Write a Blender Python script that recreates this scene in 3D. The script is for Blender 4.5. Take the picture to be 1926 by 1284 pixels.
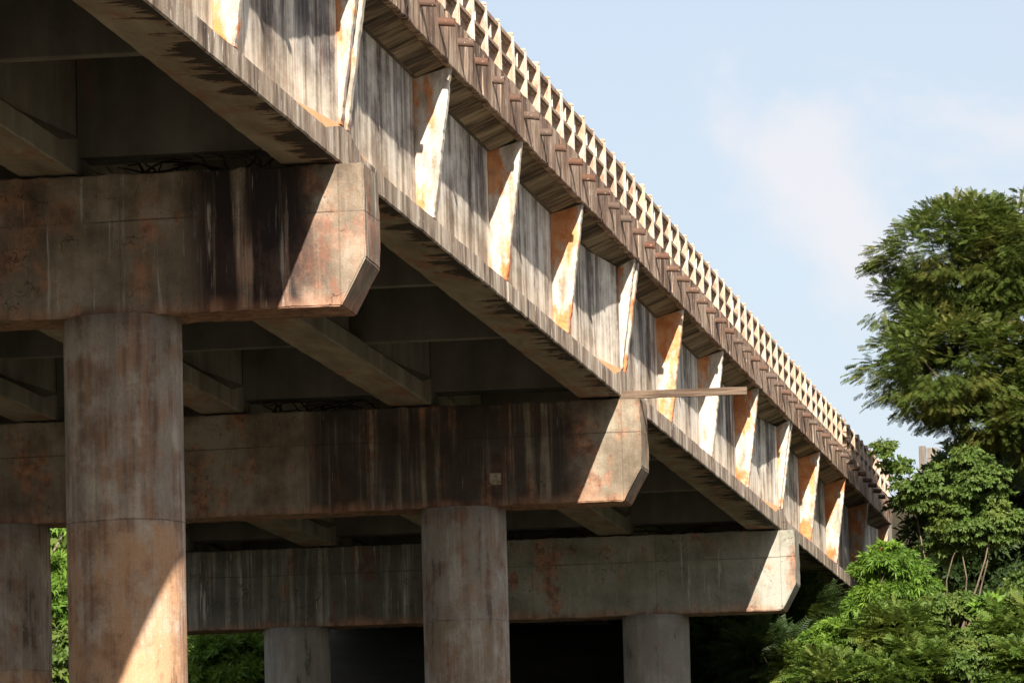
import bpy, bmesh, math, random
import numpy as np
from mathutils import Vector, Matrix, noise as mnoise

for o in list(bpy.data.objects):
    bpy.data.objects.remove(o)
scene = bpy.context.scene
COL = scene.collection

# ------------------------------------------------------------------ camera
cam_d = bpy.data.cameras.new('camera')
cam = bpy.data.objects.new('camera', cam_d)
COL.objects.link(cam)
cam_d.sensor_width = 36.0
cam_d.lens = 10500 / 1926 * 36.0
cam_d.clip_start = 0.5
cam_d.clip_end = 3000
Fv = Vector((-0.14242516, 0.98246219, 0.12034583))
Rv = Vector((0.98889429, 0.14645448, -0.02528188))
Uv = Vector((0.04246368, -0.11540853, 0.99241005))
cam.matrix_world = Matrix(((Rv.x, Uv.x, -Fv.x, 0), (Rv.y, Uv.y, -Fv.y, 0), (Rv.z, Uv.z, -Fv.z, 0), (0, 0, 0, 1)))
scene.camera = cam

# ------------------------------------------------------------------ light
SUN = Vector((0.44, -1.8, 1.0)).normalized()
EL = math.asin(SUN.z)
sd = bpy.data.lights.new('sun', 'SUN')
sd.energy = 5.0
sd.angle = math.radians(0.5)
sd.color = (1.0, 0.905, 0.79)
sun = bpy.data.objects.new('sun', sd)
COL.objects.link(sun)
sun.rotation_euler = (-SUN).to_track_quat('-Z', 'Y').to_euler()
sun.location = (60, -80, 60)

scene.view_settings.view_transform = 'Standard'
scene.view_settings.look = 'None'
scene.view_settings.gamma = 1
scene.view_settings.use_curve_mapping = False
scene.view_settings.exposure = 1.45

world = bpy.data.worlds.new('World')
scene.world = world
world.use_nodes = True
wt = world.node_tree
for n in list(wt.nodes):
    wt.nodes.remove(n)


class G:
    """small node graph builder"""
    def __init__(s, tree):
        s.t = tree

    def n(s, kind, props=None, **inp):
        nd = s.t.nodes.new(kind)
        for k, v in (props or {}).items():
            setattr(nd, k, v)
        for k, v in inp.items():
            key = int(k[1:]) if k[0] == 'i' and k[1:].isdigit() else k.replace('_', ' ')
            s.put(nd.inputs[key], v)
        return nd

    def put(s, sock, v):
        if isinstance(v, bpy.types.NodeSocket):
            s.t.links.new(v, sock)
        else:
            if isinstance(v, (tuple, list)) and len(v) == 3 and sock.type == 'RGBA':
                v = (*v, 1)
            sock.default_value = v

    def math(s, op, a, b=0.0, c=None, clamp=False):
        nd = s.t.nodes.new('ShaderNodeMath')
        nd.operation = op
        nd.use_clamp = clamp
        s.put(nd.inputs[0], a)
        s.put(nd.inputs[1], b)
        if c is not None:
            s.put(nd.inputs[2], c)
        return nd.outputs[0]

    def mix(s, fac, a, b, blend='MIX'):
        nd = s.t.nodes.new('ShaderNodeMix')
        nd.data_type = 'RGBA'
        nd.blend_type = blend
        s.put(nd.inputs[0], fac)
        s.put(nd.inputs[6], a)
        s.put(nd.inputs[7], b)
        return nd.outputs[2]

    def noise(s, vec, scale=1.0, detail=6, rough=0.55, off=0.0, dist=0.0):
        if off:
            vec = s.n('ShaderNodeVectorMath', {'operation': 'ADD'}, i0=vec, i1=(off, off * 1.7, off * .6)).outputs[0]
        nd = s.n('ShaderNodeTexNoise', None, Vector=vec, Scale=scale, Detail=detail, Roughness=rough, Distortion=dist)
        return nd.outputs[0]

    def scl(s, vec, v):
        return s.n('ShaderNodeVectorMath', {'operation': 'MULTIPLY'}, i0=vec, i1=v).outputs[0]

    def ramp(s, fac, stops, interp='LINEAR'):
        nd = s.t.nodes.new('ShaderNodeValToRGB')
        cr = nd.color_ramp
        cr.interpolation = interp
        while len(cr.elements) < len(stops):
            cr.elements.new(0.5)
        for e, (p, c) in zip(cr.elements, stops):
            e.position = p
            e.color = (*c, 1) if isinstance(c, (tuple, list)) else (c, c, c, 1)
        s.put(nd.inputs[0], fac)
        return nd.outputs[0]

    def step(s, v, lo, hi):
        nd = s.n('ShaderNodeMapRange', {'interpolation_type': 'SMOOTHSTEP'}, i0=v, i1=lo, i2=hi, i3=0.0, i4=1.0)
        return nd.outputs[0]


g = G(wt)
sky = g.n('ShaderNodeTexSky', {'sky_type': 'NISHITA', 'sun_disc': False, 'sun_elevation': EL,
                              'sun_rotation': math.atan2(SUN.x, SUN.y), 'altitude': 300.0,
                              'air_density': 1.0, 'dust_density': 1.6, 'ozone_density': 1.5})
tc = g.n('ShaderNodeTexCoord').outputs['Generated']
warp = g.scl(tc, (5.0, 5.0, 9.0))
c1 = g.noise(warp, 2.1, 7, 0.55, 3.3, 0.3)
c2 = g.noise(warp, 9.0, 4, 0.6, 8.1)
cl = g.math('ADD', g.math('MULTIPLY', c1, 0.8), g.math('MULTIPLY', c2, 0.2))
cmask = g.step(cl, 0.47, 0.62)
veil = g.step(g.noise(warp, 1.0, 3, 0.5, 1.3), 0.2, 0.8)
base = g.mix(g.math('ADD', 0.55, g.math('MULTIPLY', veil, 0.2)), sky.outputs[0], (5.0, 5.2, 5.65))
cd = g.n('ShaderNodeVectorMath', {'operation': 'SUBTRACT'}, i0=tc, i1=(-0.0850, 0.9860, 0.1434)).outputs[0]
ca = g.n('ShaderNodeSeparateXYZ', None, Vector=cd).outputs
du = g.math('ADD', g.math('MULTIPLY', ca[0], .8), g.math('MULTIPLY', ca[2], .6))
dv = g.math('SUBTRACT', g.math('MULTIPLY', ca[2], .8), g.math('MULTIPLY', ca[0], .6))
rr = g.math('SQRT', g.math('ADD', g.math('POWER', g.math('MULTIPLY', du, 75.0), 2.0), g.math('POWER', g.math('MULTIPLY', dv, 42.0), 2.0)))
puff = g.step(g.math('SUBTRACT', g.math('ADD', 1.0, g.math('MULTIPLY', g.math('SUBTRACT', g.noise(tc, 60.0, 5, .55), .5), 2.2)), rr), -.35, .75)
cmask = g.math('MAXIMUM', g.math('MULTIPLY', cmask, .55), g.math('MULTIPLY', puff, .68))
skyc = g.mix(g.math('MULTIPLY', cmask, 0.85), base, (6.5, 6.1, 6.05))
bg = g.n('ShaderNodeBackground', None, Color=skyc, Strength=0.055)
wo = g.n('ShaderNodeOutputWorld')
wt.links.new(bg.outputs[0], wo.inputs[0])


# ------------------------------------------------------------------ materials
def new_mat(name):
    m = bpy.data.materials.new(name)
    m.use_nodes = True
    t = m.node_tree
    for n in list(t.nodes):
        t.nodes.remove(n)
    return m, G(t)


def finish(m, g, col, rough=0.9, bump=None, bstr=0.3, bdist=0.02, spec=0.25):
    p = g.n('ShaderNodeBsdfPrincipled', None, Base_Color=col, Roughness=rough)
    p.inputs['Specular IOR Level'].default_value = spec
    if bump is not None:
        b = g.n('ShaderNodeBump', None, Height=bump, Strength=bstr, Distance=bdist)
        g.t.links.new(b.outputs[0], p.inputs['Normal'])
    o = g.n('ShaderNodeOutputMaterial')
    g.t.links.new(p.outputs[0], o.inputs[0])
    return m


def pos_node(g):
    return g.n('ShaderNodeNewGeometry').outputs['Position']


def xyz(g, p):
    nd = g.n('ShaderNodeSeparateXYZ', None, Vector=p)
    return nd.outputs


def mat_web():
    """exterior girder web: vertical rain streaks, grey white and brown, boarded"""
    m, g = new_mat('streaked_board_concrete')
    p = pos_node(g)
    wv = g.n('ShaderNodeVectorMath', {'operation': 'ADD'}, i0=p, i1=g.scl(g.n('ShaderNodeTexNoise', None, Vector=p, Scale=1.1, Detail=3.0).outputs[1], (0, .25, 1.2))).outputs[0]
    s1 = g.noise(g.scl(wv, (1.2, 1.15, 0.12)), 1.0, 5, 0.62, 2.0)
    s2 = g.noise(g.scl(p, (3.0, 3.6, 0.30)), 1.0, 5, 0.66, 7.0)
    s3 = g.noise(g.scl(p, (5.0, 11.0, 1.0)), 1.0, 5, 0.7, 11.0)
    bl = g.noise(g.scl(p, (1, .6, 1.2)), 1.6, 6, .68, 61)
    s = g.math('ADD', g.math('ADD', g.math('MULTIPLY', s1, .36), g.math('MULTIPLY', s2, .30)), g.math('ADD', g.math('MULTIPLY', s3, .08), g.math('MULTIPLY', bl, .26)))
    c = g.ramp(s, [(0.405, (.040, .031, .032)), (0.45, (.15, .120, .105)), (0.485, (.35, .305, .26)), (0.52, (.56, .505, .43)), (0.57, (.78, .735, .665))])
    z = xyz(g, p)[2]
    low = g.step(g.math('ADD', z, g.math('MULTIPLY', g.noise(p, 1.3, 3), 0.9)), 11.0, 10.2)
    c = g.mix(g.math('MULTIPLY', low, 0.65), c, g.mix(g.step(s, .42, .56), (.38, .285, .19), (.80, .69, .54)))
    dk = g.step(g.noise(g.scl(p, (1, 1.9, 0.10)), 1.0, 4, .6, 17), 0.50, 0.64)
    c = g.mix(g.math('MULTIPLY', g.math('MULTIPLY', dk, .85), g.step(z, 9.9, 10.9)), c, g.mix(g.step(s3, .4, .6), (.05, .040, .045), (.16, .15, .16)))
    rs = g.step(g.noise(g.scl(p, (1, 9, 0.6)), 1.0, 4, .65, 31), 0.63, 0.70)
    c = g.mix(g.math('MULTIPLY', rs, .55), c, (.40, .18, .085))
    wh = g.step(g.noise(g.scl(p, (2, 30, 1.5)), 1.0, 3, .6, 41), 0.66, 0.74)
    c = g.mix(g.math('MULTIPLY', wh, .6), c, (.82, .80, .77))
    y = xyz(g, p)[1]
    wob = g.math('MULTIPLY', g.noise(g.scl(p, (.3, .3, .8)), 1, 2, .5), .05)
    ln = g.step(g.math('ABSOLUTE', g.math('SUBTRACT', g.math('FRACT', g.math('MULTIPLY', g.math('ADD', y, wob), .86)), .5)), .012, .004)
    c = g.mix(g.math('MULTIPLY', ln, .6), c, (.05, .04, .035))
    gr = g.noise(p, 45.0, 4, .7)
    c = g.mix(0.3, c, g.ramp(gr, [(.3, .4), (.7, 1.0)]), 'MULTIPLY')
    pit = g.step(g.noise(p, 26.0, 2, .5, 5), 0.70, 0.76)
    c = g.mix(g.math('MULTIPLY', pit, .6), c, (.06, .05, .04))
    return finish(m, g, c, .92, g.math('SUBTRACT', g.math('ADD', s3, g.math('MULTIPLY', gr, .5)), ln), .5, .02)


def mat_flange():
    """flange edge: brown and grey streaks, bright specks"""
    m, g = new_mat('flange_concrete')
    p = pos_node(g)
    s1 = g.noise(g.scl(p, (4, 1.7, .5)), 1, 5, .62, 4)
    s2 = g.noise(g.scl(p, (6, 6, 1.0)), 1, 5, .66, 14)
    s = g.math('ADD', g.math('MULTIPLY', s1, .55), g.math('MULTIPLY', s2, .45))
    c = g.ramp(s, [(.38, (.070, .048, .038)), (.45, (.20, .145, .105)), (.53, (.39, .31, .235)), (.61, (.60, .53, .45))])
    wh = g.step(g.noise(g.scl(p, (8, 9, 2.5)), 1, 4, .65, 44), .61, .68)
    c = g.mix(wh, c, (.80, .76, .70))
    nx = g.n('ShaderNodeSeparateXYZ', None, Vector=g.n('ShaderNodeNewGeometry').outputs['Normal']).outputs
    up = g.step(nx[2], .1, .3)
    c = g.mix(up, c, g.mix(s2, (.42, .19, .08), (.52, .32, .17)))
    gr = g.noise(p, 40, 4, .7)
    c = g.mix(.35, c, g.ramp(gr, [(.3, .4), (.7, 1.)]), 'MULTIPLY')
    return finish(m, g, c, .92, gr, .5, .02)


def mat_soffit():
    """flange underside: tan concrete with jagged black drip marks running in from the outer edge"""
    m, g = new_mat('stained_soffit_concrete')
    p = pos_node(g)
    X, Y, Z = xyz(g, p)
    s = g.noise(g.scl(p, (3.0, .7, 1)), 1, 6, .62, 3)
    b = g.noise(g.scl(p, (1, .3, 1)), 2.6, 6, .68, 9)
    c = g.ramp(s, [(.30, (.17, .135, .095)), (.5, (.25, .205, .15)), (.70, (.33, .28, .205))])
    c = g.mix(g.math('MULTIPLY', g.step(b, .5, .62), .6), c, (.25, .10, .055))
    # distance in from the outermost girder's outer edge, world X = -10.468
    d = g.math('SUBTRACT', -10.468, X)
    j = g.noise(g.scl(p, (1.3, 2.4, 0)), 1, 6, .74, 21, .4)
    lf = g.noise(g.scl(p, (0, .55, 0)), 1, 3, .6, 51)
    edge = g.math('MULTIPLY', g.math('SUBTRACT', j, g.math('SUBTRACT', .72, g.math('MULTIPLY', lf, .62))), 1.9)
    blk = g.step(g.math('SUBTRACT', edge, d), -.015, .02)
    outer = g.step(d, .72, .68)
    blk = g.math('MULTIPLY', blk, outer)
    c = g.mix(g.math('MULTIPLY', blk, .93), c, (.022, .016, .014))
    rust = g.math('MULTIPLY', g.step(g.math('SUBTRACT', g.math('ADD', edge, .10), d), -.02, .12), g.math('MULTIPLY', outer, g.math('SUBTRACT', 1.0, blk)))
    c = g.mix(g.math('MULTIPLY', rust, .6), c, (.21, .08, .045))
    wd = g.step(g.noise(g.scl(p, (9, 5, 1)), 1, 4, .65, 12), .62, .70)
    c = g.mix(g.math('MULTIPLY', wd, .15), c, (.42, .36, .27))
    gr = g.noise(p, 35, 4, .7)
    c = g.mix(.3, c, g.ramp(gr, [(.3, .5), (.7, 1.)]), 'MULTIPLY')
    return finish(m, g, c, .93, gr, .4, .015)


def mat_overhang():
    """board marked overhang soffit: stripes across the bridge"""
    m, g = new_mat('board_marked_soffit')
    p = pos_node(g)
    s1 = g.noise(g.scl(p, (.25, 1.5, .5)), 1, 4, .62, 5)
    s2 = g.noise(g.scl(p, (.9, 5.5, 1)), 1, 5, .68, 15)
    s3 = g.noise(g.scl(p, (3.5, 17, 2)), 1, 4, .66, 25)
    s = g.math('ADD', g.math('ADD', g.math('MULTIPLY', s1, .42), g.math('MULTIPLY', s2, .38)), g.math('MULTIPLY', s3, .2))
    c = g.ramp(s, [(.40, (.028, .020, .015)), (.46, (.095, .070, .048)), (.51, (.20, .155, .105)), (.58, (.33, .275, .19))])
    gr = g.noise(p, 40, 4, .7)
    c = g.mix(.3, c, g.ramp(gr, [(.3, .5), (.7, 1.)]), 'MULTIPLY')
    return finish(m, g, c, .93, s3, .4, .02)


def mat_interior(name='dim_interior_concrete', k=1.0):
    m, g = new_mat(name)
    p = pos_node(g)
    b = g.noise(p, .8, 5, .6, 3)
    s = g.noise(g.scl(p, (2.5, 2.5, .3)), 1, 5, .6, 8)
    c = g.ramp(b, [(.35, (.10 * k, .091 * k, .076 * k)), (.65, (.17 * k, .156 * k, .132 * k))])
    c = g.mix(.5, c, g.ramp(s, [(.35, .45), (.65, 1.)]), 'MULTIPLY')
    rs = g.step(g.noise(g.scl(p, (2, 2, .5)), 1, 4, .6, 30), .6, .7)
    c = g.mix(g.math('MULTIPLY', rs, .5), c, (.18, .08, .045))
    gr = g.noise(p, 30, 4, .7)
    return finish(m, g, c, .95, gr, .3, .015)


def mat_rib():
    """whitewashed bracket, orange lichen and rust patches"""
    m, g = new_mat('lichen_stained_white_bracket')
    p = pos_node(g)
    oi = g.n('ShaderNodeObjectInfo').outputs['Random']
    X, Y, Z = xyz(g, p)
    q = g.scl(p, (2.6, 1.0, 1.0))
    a = g.noise(q, 1.5, 6, .62, 6)
    big = g.math('ADD', a, g.math('MULTIPLY', g.math('SUBTRACT', oi, .5), .18))
    # stronger near the head against the web and again at the foot
    hx = g.step(X, -10.22, -10.55)
    hz = g.step(Z, 10.35, 10.95)
    foot = g.step(Z, 10.15, 9.75)
    w = g.math('MAXIMUM', g.math('MULTIPLY', hx, hz), g.math('MULTIPLY', foot, .75))
    v = g.math('ADD', big, g.math('MULTIPLY', w, .19))
    fine = g.noise(g.scl(p, (9, 4, 3)), 1, 5, .68, 33)
    v = g.math('ADD', v, g.math('MULTIPLY', g.math('SUBTRACT', fine, .5), .26))
    patch = g.math('MULTIPLY', g.step(v, .545, .645), g.math('ADD', .55, g.math('MULTIPLY', g.step(v, .60, .68), .4)))
    tone = g.step(g.noise(p, 4, 6, .65, 9), .35, .65)
    org = g.mix(tone, (.46, .15, .040), (.60, .29, .125))
    org = g.mix(foot, org, g.mix(tone, (.50, .105, .028), (.58, .22, .075)))
    base = g.ramp(g.noise(g.scl(p, (7, 3, 2)), 1, 6, .66, 2), [(.34, (.24, .20, .155)), (.46, (.40, .35, .29)), (.62, (.58, .54, .48))])
    c = g.mix(patch, base, org)
    spk = g.step(g.noise(p, 28, 3, .6, 19), .64, .70)
    c = g.mix(g.math('MULTIPLY', spk, .4), c, (.20, .14, .09))
    gg = g.noise(g.scl(p, (16, 6, 1.0)), 1, 4, .6, 29)
    c = g.mix(g.math('MULTIPLY', g.step(gg, .56, .68), .45), c, (.24, .21, .19))
    gr = g.noise(p, 50, 4, .75)
    c = g.mix(.25, c, g.ramp(gr, [(.3, .5), (.7, 1.)]), 'MULTIPLY')
    return finish(m, g, c, .92, gr, .7, .02)


def mat_fascia():
    m, g = new_mat('weathered_brown_fascia')
    p = pos_node(g)
    oi = g.n('ShaderNodeObjectInfo').outputs['Random']
    s1 = g.noise(g.scl(p, (3, 1.6, .5)), 1, 5, .65, 1)
    s2 = g.noise(g.scl(p, (6, 6, .9)), 1, 5, .68, 3)
    s = g.math('ADD', g.math('MULTIPLY', s1, .5), g.math('MULTIPLY', s2, .5))
    c = g.ramp(s, [(.39, (.040, .026, .020)), (.45, (.155, .098, .068)), (.51, (.30, .205, .145)), (.59, (.52, .41, .31))])
    c = g.mix(g.math('MULTIPLY', oi, .35), c, (.15, .085, .060))
    wh = g.step(g.noise(g.scl(p, (10, 10, 4.0)), 1, 4, .68, 71), .61, .66)
    c = g.mix(g.math('MULTIPLY', wh, .8), c, (.62, .52, .42))
    gr = g.noise(p, 40, 4, .7)
    c = g.mix(.3, c, g.ramp(gr, [(.3, .4), (.7, 1.)]), 'MULTIPLY')
    return finish(m, g, c, .92, g.math('ADD', s2, gr), .6, .02)


def mat_rail(name='cream_weathered_railing', white=.75, dark=1.0):
    m, g = new_mat(name)
    p = pos_node(g)
    oi = g.n('ShaderNodeObjectInfo').outputs['Random']
    s = g.noise(g.scl(p, (9, 9, 4)), 1, 5, .65, 1)
    c = g.ramp(s, [(.36, tuple(v * dark for v in (.20, .115, .075))), (.5, tuple(v * dark for v in (.35, .24, .175))), (.64, tuple(v * dark for v in (.47, .375, .305)))])
    c = g.mix(g.math('MULTIPLY', oi, .35), c, (.52, .36, .22))
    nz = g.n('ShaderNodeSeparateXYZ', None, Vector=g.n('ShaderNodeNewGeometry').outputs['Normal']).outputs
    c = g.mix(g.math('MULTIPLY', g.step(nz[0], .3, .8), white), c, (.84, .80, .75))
    gr = g.noise(p, 60, 4, .7)
    dk = g.step(g.noise(g.scl(p, (12, 30, 2)), 1, 3, .6, 9), .60, .68)
    c = g.mix(g.math('MULTIPLY', dk, .5), c, (.20, .12, .08))
    c = g.mix(.25, c, g.ramp(gr, [(.3, .5), (.7, 1.)]), 'MULTIPLY')
    return finish(m, g, c, .9, gr, .5, .01)


def mat_pipe():
    m, g = new_mat('rusty_drain_pipe')
    p = pos_node(g)
    oi = g.n('ShaderNodeObjectInfo').outputs['Random']
    s = g.noise(p, 9, 5, .65, 1)
    c = g.mix(oi, g.mix(s, (.05, .024, .016), (.14, .060, .034)), g.mix(s, (.05, .038, .03), (.12, .092, .072)))
    wh = g.step(g.noise(p, 22, 3, .6, 4), .64, .70)
    c = g.mix(g.math('MULTIPLY', wh, .6), c, (.6, .52, .42))
    return finish(m, g, c, .85, s, .5, .01)


def mat_cap(name, lo, mid, hi, rust, grime, gx0, gx1, drips, off):
    """pier cap: vertical stains, lift joint, grime zone between two world X"""
    m, g = new_mat(name)
    p = pos_node(g)
    X, Y, Z = xyz(g, p)
    o = g.n('ShaderNodeTexCoord').outputs['Object']
    oz = xyz(g, o)[2]
    ox = xyz(g, o)[0]
    s1 = g.noise(g.scl(p, (1.7, 1.7, .25)), 1, 6, .62, off)
    s2 = g.noise(g.scl(p, (8, 8, .7)), 1, 5, .62, off + 9)
    b = g.noise(p, 1.6, 5, .6, off + 3)
    s = g.math('ADD', g.math('ADD', g.math('MULTIPLY', s1, .36), g.math('MULTIPLY', s2, .12)), g.math('MULTIPLY', b, .52))
    c = g.ramp(s, [(.40, lo), (.5, mid), (.59, hi)])
    seam_h = g.noise(g.scl(o, (.6, .6, 0)), 1, 2, .5, off)
    jz = g.math('ADD', oz, g.math('ADD', .50, g.math('MULTIPLY', seam_h, .05)))
    c = g.mix(g.step(jz, -.01, .01), g.mix(.22, c, mid), g.mix(.5, c, (.9, .88, .86), 'MULTIPLY'))
    # rust: vertical bleeds and blotches
    rv = g.math('ADD', g.math('MULTIPLY', g.noise(g.scl(p, (1.7, 1.7, .4)), 1, 6, .68, off + 21), .55),
                g.math('MULTIPLY', g.noise(p, 2.4, 7, .7, off + 5), .45))
    rm = g.step(rv, .53 - rust * .045, .60 - rust * .02)
    c = g.mix(g.math('MULTIPLY', rm, g.math('MULTIPLY', g.step(b, .30, .55), .8)), c, g.mix(g.step(g.noise(p, 5.0, 6, .68, off + 77), .36, .62), (.125, .048, .028), (.42, .195, .11)))
    # grime zone
    gz = g.math('MULTIPLY', g.step(g.math('ADD', X, g.math('MULTIPLY', b, .5)), gx0, gx0 + .35),
                g.step(g.math('ADD', X, g.math('MULTIPLY', b, .5)), gx1 + .45, gx1))
    gs = g.step(g.noise(g.scl(p, (6.5, 6.5, .22)), 1, 5, .66, off + 31), .34, .52)
    c = g.mix(g.math('MULTIPLY', g.math('MULTIPLY', gz, grime), gs), c, (.026, .019, .018))
    dr = g.step(g.noise(g.scl(p, (13, 13, .6)), 1, 5, .7, off + 41), .66 - drips * .08, .72 - drips * .04)
    dr = g.math('MULTIPLY', dr, g.step(g.noise(g.scl(p, (2, 2, 1.2)), 1, 3, .6, off + 47), .42, .55))
    c = g.mix(g.math('MULTIPLY', dr, .65), c, (.50, .48, .44))
    # foot of the face is rustier
    ft = g.math('MULTIPLY', g.step(g.math('ADD', oz, g.math('MULTIPLY', b, .35)), -1.20, -1.42), .7)
    c = g.mix(ft, c, g.mix(g.step(s2, .35, .65), (.17, .075, .045), (.42, .23, .14)))
    if rust > 1.1:
        pk = g.math('MULTIPLY', g.step(oz, -.50, -.62), g.step(g.noise(g.scl(p, (1.6, 1.6, .8)), 1.4, 7, .70, off + 87), .42, .56))
        c = g.mix(g.math('MULTIPLY', g.math('MULTIPLY', pk, g.math('SUBTRACT', 1.0, g.math('MULTIPLY', gz, g.math('MULTIPLY', gs, .8)))), g.math('MULTIPLY', g.step(X, -12.2, -11.2), .7)), c, g.mix(g.step(b, .4, .6), (.22, .085, .055), (.46, .26, .18)))
    # joints: lift line and board seams
    sl = g.step(g.math('ABSOLUTE', jz), .012, .004)
    jx = g.math('ABSOLUTE', g.math('SUBTRACT', g.math('FRACT', g.math('MULTIPLY', ox, .41)), .5))
    sx = g.step(jx, .006, .002)
    ln = g.math('MAXIMUM', g.math('MULTIPLY', sl, g.math('MULTIPLY', g.step(b, .35, .6), .6)), g.math('MULTIPLY', sx, .22))
    ck = g.n('ShaderNodeTexVoronoi', {'feature': 'DISTANCE_TO_EDGE'}, Vector=g.n('ShaderNodeVectorMath', {'operation': 'ADD'}, i0=p, i1=g.scl(g.n('ShaderNodeTexNoise', None, Vector=p, Scale=3.0, Detail=5.0).outputs[1], (.9, .9, .9))).outputs[0], Scale=1.1)
    cr = g.math('MULTIPLY', g.step(ck.outputs[0], .010, .002), g.step(g.noise(p, 1.4, 2, .5, off + 60), .52, .60))
    ln = g.math('MAXIMUM', ln, g.math('MULTIPLY', cr, .7))
    c = g.mix(ln, c, (.035, .025, .02))
    pit = g.step(g.noise(p, 21.0, 2, .5, off + 15), .70, .75)
    c = g.mix(g.math('MULTIPLY', pit, .65), c, (.035, .028, .022))
    ln = g.math('MAXIMUM', ln, pit)
    gr = g.noise(p, 38, 5, .72)
    c = g.mix(.38, c, g.ramp(gr, [(.3, .35), (.7, 1.)]), 'MULTIPLY')
    h = g.math('SUBTRACT', g.math('ADD', gr, s2), g.math('MULTIPLY', ln, 1.5))
    return finish(m, g, c, .93, h, .5, .025)


def mat_column(name, top, bot, hi, off, zsplit, brown):
    m, g = new_mat(name)
    p = pos_node(g)
    X, Y, Z = xyz(g, p)
    s1 = g.noise(g.scl(p, (2.6, 2.6, .16)), 1, 6, .62, off)
    s2 = g.noise(g.scl(p, (12, 12, .55)), 1, 5, .64, off + 3)
    b = g.noise(p, 2.2, 6, .66, off + 6)
    zz = g.math('ADD', Z, g.math('MULTIPLY', g.math('SUBTRACT', b, .5), .5))
    base = g.mix(g.step(zz, zsplit - .12, zsplit + .10), bot, top)
    s = g.math('ADD', g.math('ADD', g.math('MULTIPLY', s1, .35), g.math('MULTIPLY', s2, .2)), g.math('MULTIPLY', g.noise(g.scl(p, (1.5, 1.5, .8)), 1.6, 7, .68, off + 56), .45))
    c = g.mix(g.step(s, .47, .60), base, hi)
    c = g.mix(g.math('MULTIPLY', g.step(s, .46, .39), .7), c, (.06, .042, .032))
    rv = g.math('ADD', g.math('MULTIPLY', s1, .25), g.math('ADD', g.math('MULTIPLY', b, .5), g.math('MULTIPLY', g.noise(g.scl(p, (6, 6, .4)), 1, 4, .6, off + 16), .25)))
    c = g.mix(g.math('MULTIPLY', g.step(rv, .48, .60), brown), c, g.mix(g.step(s2, .35, .65), (.12, .06, .038), (.31, .16, .09)))
    jt = g.step(g.math('ABSOLUTE', g.math('SUBTRACT', Z, g.math('ADD', zsplit, g.math('MULTIPLY', g.noise(p, 1.5, 2), .04)))), .014, .004)
    jt2 = g.step(g.math('ABSOLUTE', g.math('SUBTRACT', Z, zsplit - 1.05)), .010, .003)
    c = g.mix(g.math('MULTIPLY', g.math('MAXIMUM', g.math('MULTIPLY', jt, g.step(b, .40, .55)), g.math('MULTIPLY', jt2, .2)), .5), c, (.05, .03, .025))
    wp = g.math('MULTIPLY', g.step(g.noise(p, 7, 5, .7, off + 26), .64, .70), g.step(g.noise(p, 1.2, 2, .5, off + 36), .5, .6))
    c = g.mix(g.math('MULTIPLY', wp, .55), c, (.50, .48, .44))
    gr = g.noise(p, 34, 5, .72)
    c = g.mix(.34, c, g.ramp(gr, [(.3, .4), (.7, 1.)]), 'MULTIPLY')
    return finish(m, g, c, .93, g.math('ADD', gr, s2), .45, .02)


def mat_leaf(name, a, b, warm, off):
    m, g = new_mat(name)
    geo = g.n('ShaderNodeNewGeometry')
    r = geo.outputs['Random Per Island']
    p = geo.outputs['Position']
    c = g.mix(r, a, b)
    cl = g.step(g.noise(p, 1.1, 3, .6, off), .46, .66)
    c = g.mix(g.math('MULTIPLY', cl, .55), c, warm)
    d = g.n('ShaderNodeBsdfPrincipled', None, Base_Color=c, Roughness=.55)
    d.inputs['Specular IOR Level'].default_value = .2
    tr = g.n('ShaderNodeBsdfTranslucent', None, Color=g.mix(.5, c, (.22, .30, .04)))
    mx = g.n('ShaderNodeMixShader', None, i0=.28, i1=d.outputs[0], i2=tr.outputs[0])
    o = g.n('ShaderNodeOutputMaterial')
    g.t.links.new(mx.outputs[0], o.inputs[0])
    return m


def mat_simple(name, a, b, sc=(3, 3, 3), off=0, rough=.9, bs=.4):
    m, g = new_mat(name)
    p = pos_node(g)
    s = g.noise(g.scl(p, sc), 1, 6, .65, off)
    gr = g.noise(p, 30, 4, .7)
    c = g.mix(g.step(s, .35, .65), a, b)
    c = g.mix(.3, c, g.ramp(gr, [(.3, .5), (.7, 1.)]), 'MULTIPLY')
    return finish(m, g, c, rough, gr, bs, .02)


M = {}
M['web'] = mat_web()
M['flange'] = mat_flange()
M['soffit'] = mat_soffit()
M['over'] = mat_overhang()
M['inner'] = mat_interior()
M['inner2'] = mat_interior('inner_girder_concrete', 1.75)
M['rib'] = mat_rib()
M['fascia'] = mat_fascia()
M['rail'] = mat_rail()
M['bar'] = mat_rail('brown_weathered_rail_bar', 0.0, .82)
M['pipe'] = mat_pipe()
M['cap1'] = mat_cap('rust_streaked_cap', (.10, .080, .060), (.22, .175, .13), (.37, .315, .25), 1.15, 1.0, -12.0, -10.75, 1.0, 3.0)
M['cap2'] = mat_cap('brown_stained_cap', (.095, .072, .050), (.19, .155, .112), (.31, .27, .205), .8, .8, -15.2, -11.2, .2, 23.0)
M['cap3'] = mat_cap('grey_cap', (.15, .145, .115), (.25, .245, .20), (.33, .32, .27), .15, .6, -23.5, -16.8, .9, 43.0)
M['col1'] = mat_column('orange_brown_column', (.27, .225, .185), (.44, .265, .155), (.44, .375, .31), 2, 5.47, .75)
M['col2'] = mat_column('brown_blotched_column', (.25, .22, .185), (.235, .18, .13), (.38, .35, .31), 12, 6.0, .75)
M['col3'] = mat_column('grey_column', (.24, .225, .20), (.24, .22, .19), (.34, .32, .29), 22, 5.2, .25)
M['plank'] = mat_simple('weathered_plank_wood', (.055, .036, .025), (.14, .10, .068), (1.2, 20, 20), 3)
M['bark'] = mat_simple('bark', (.06, .045, .03), (.16, .12, .085), (6, 6, 2), 5)
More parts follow.
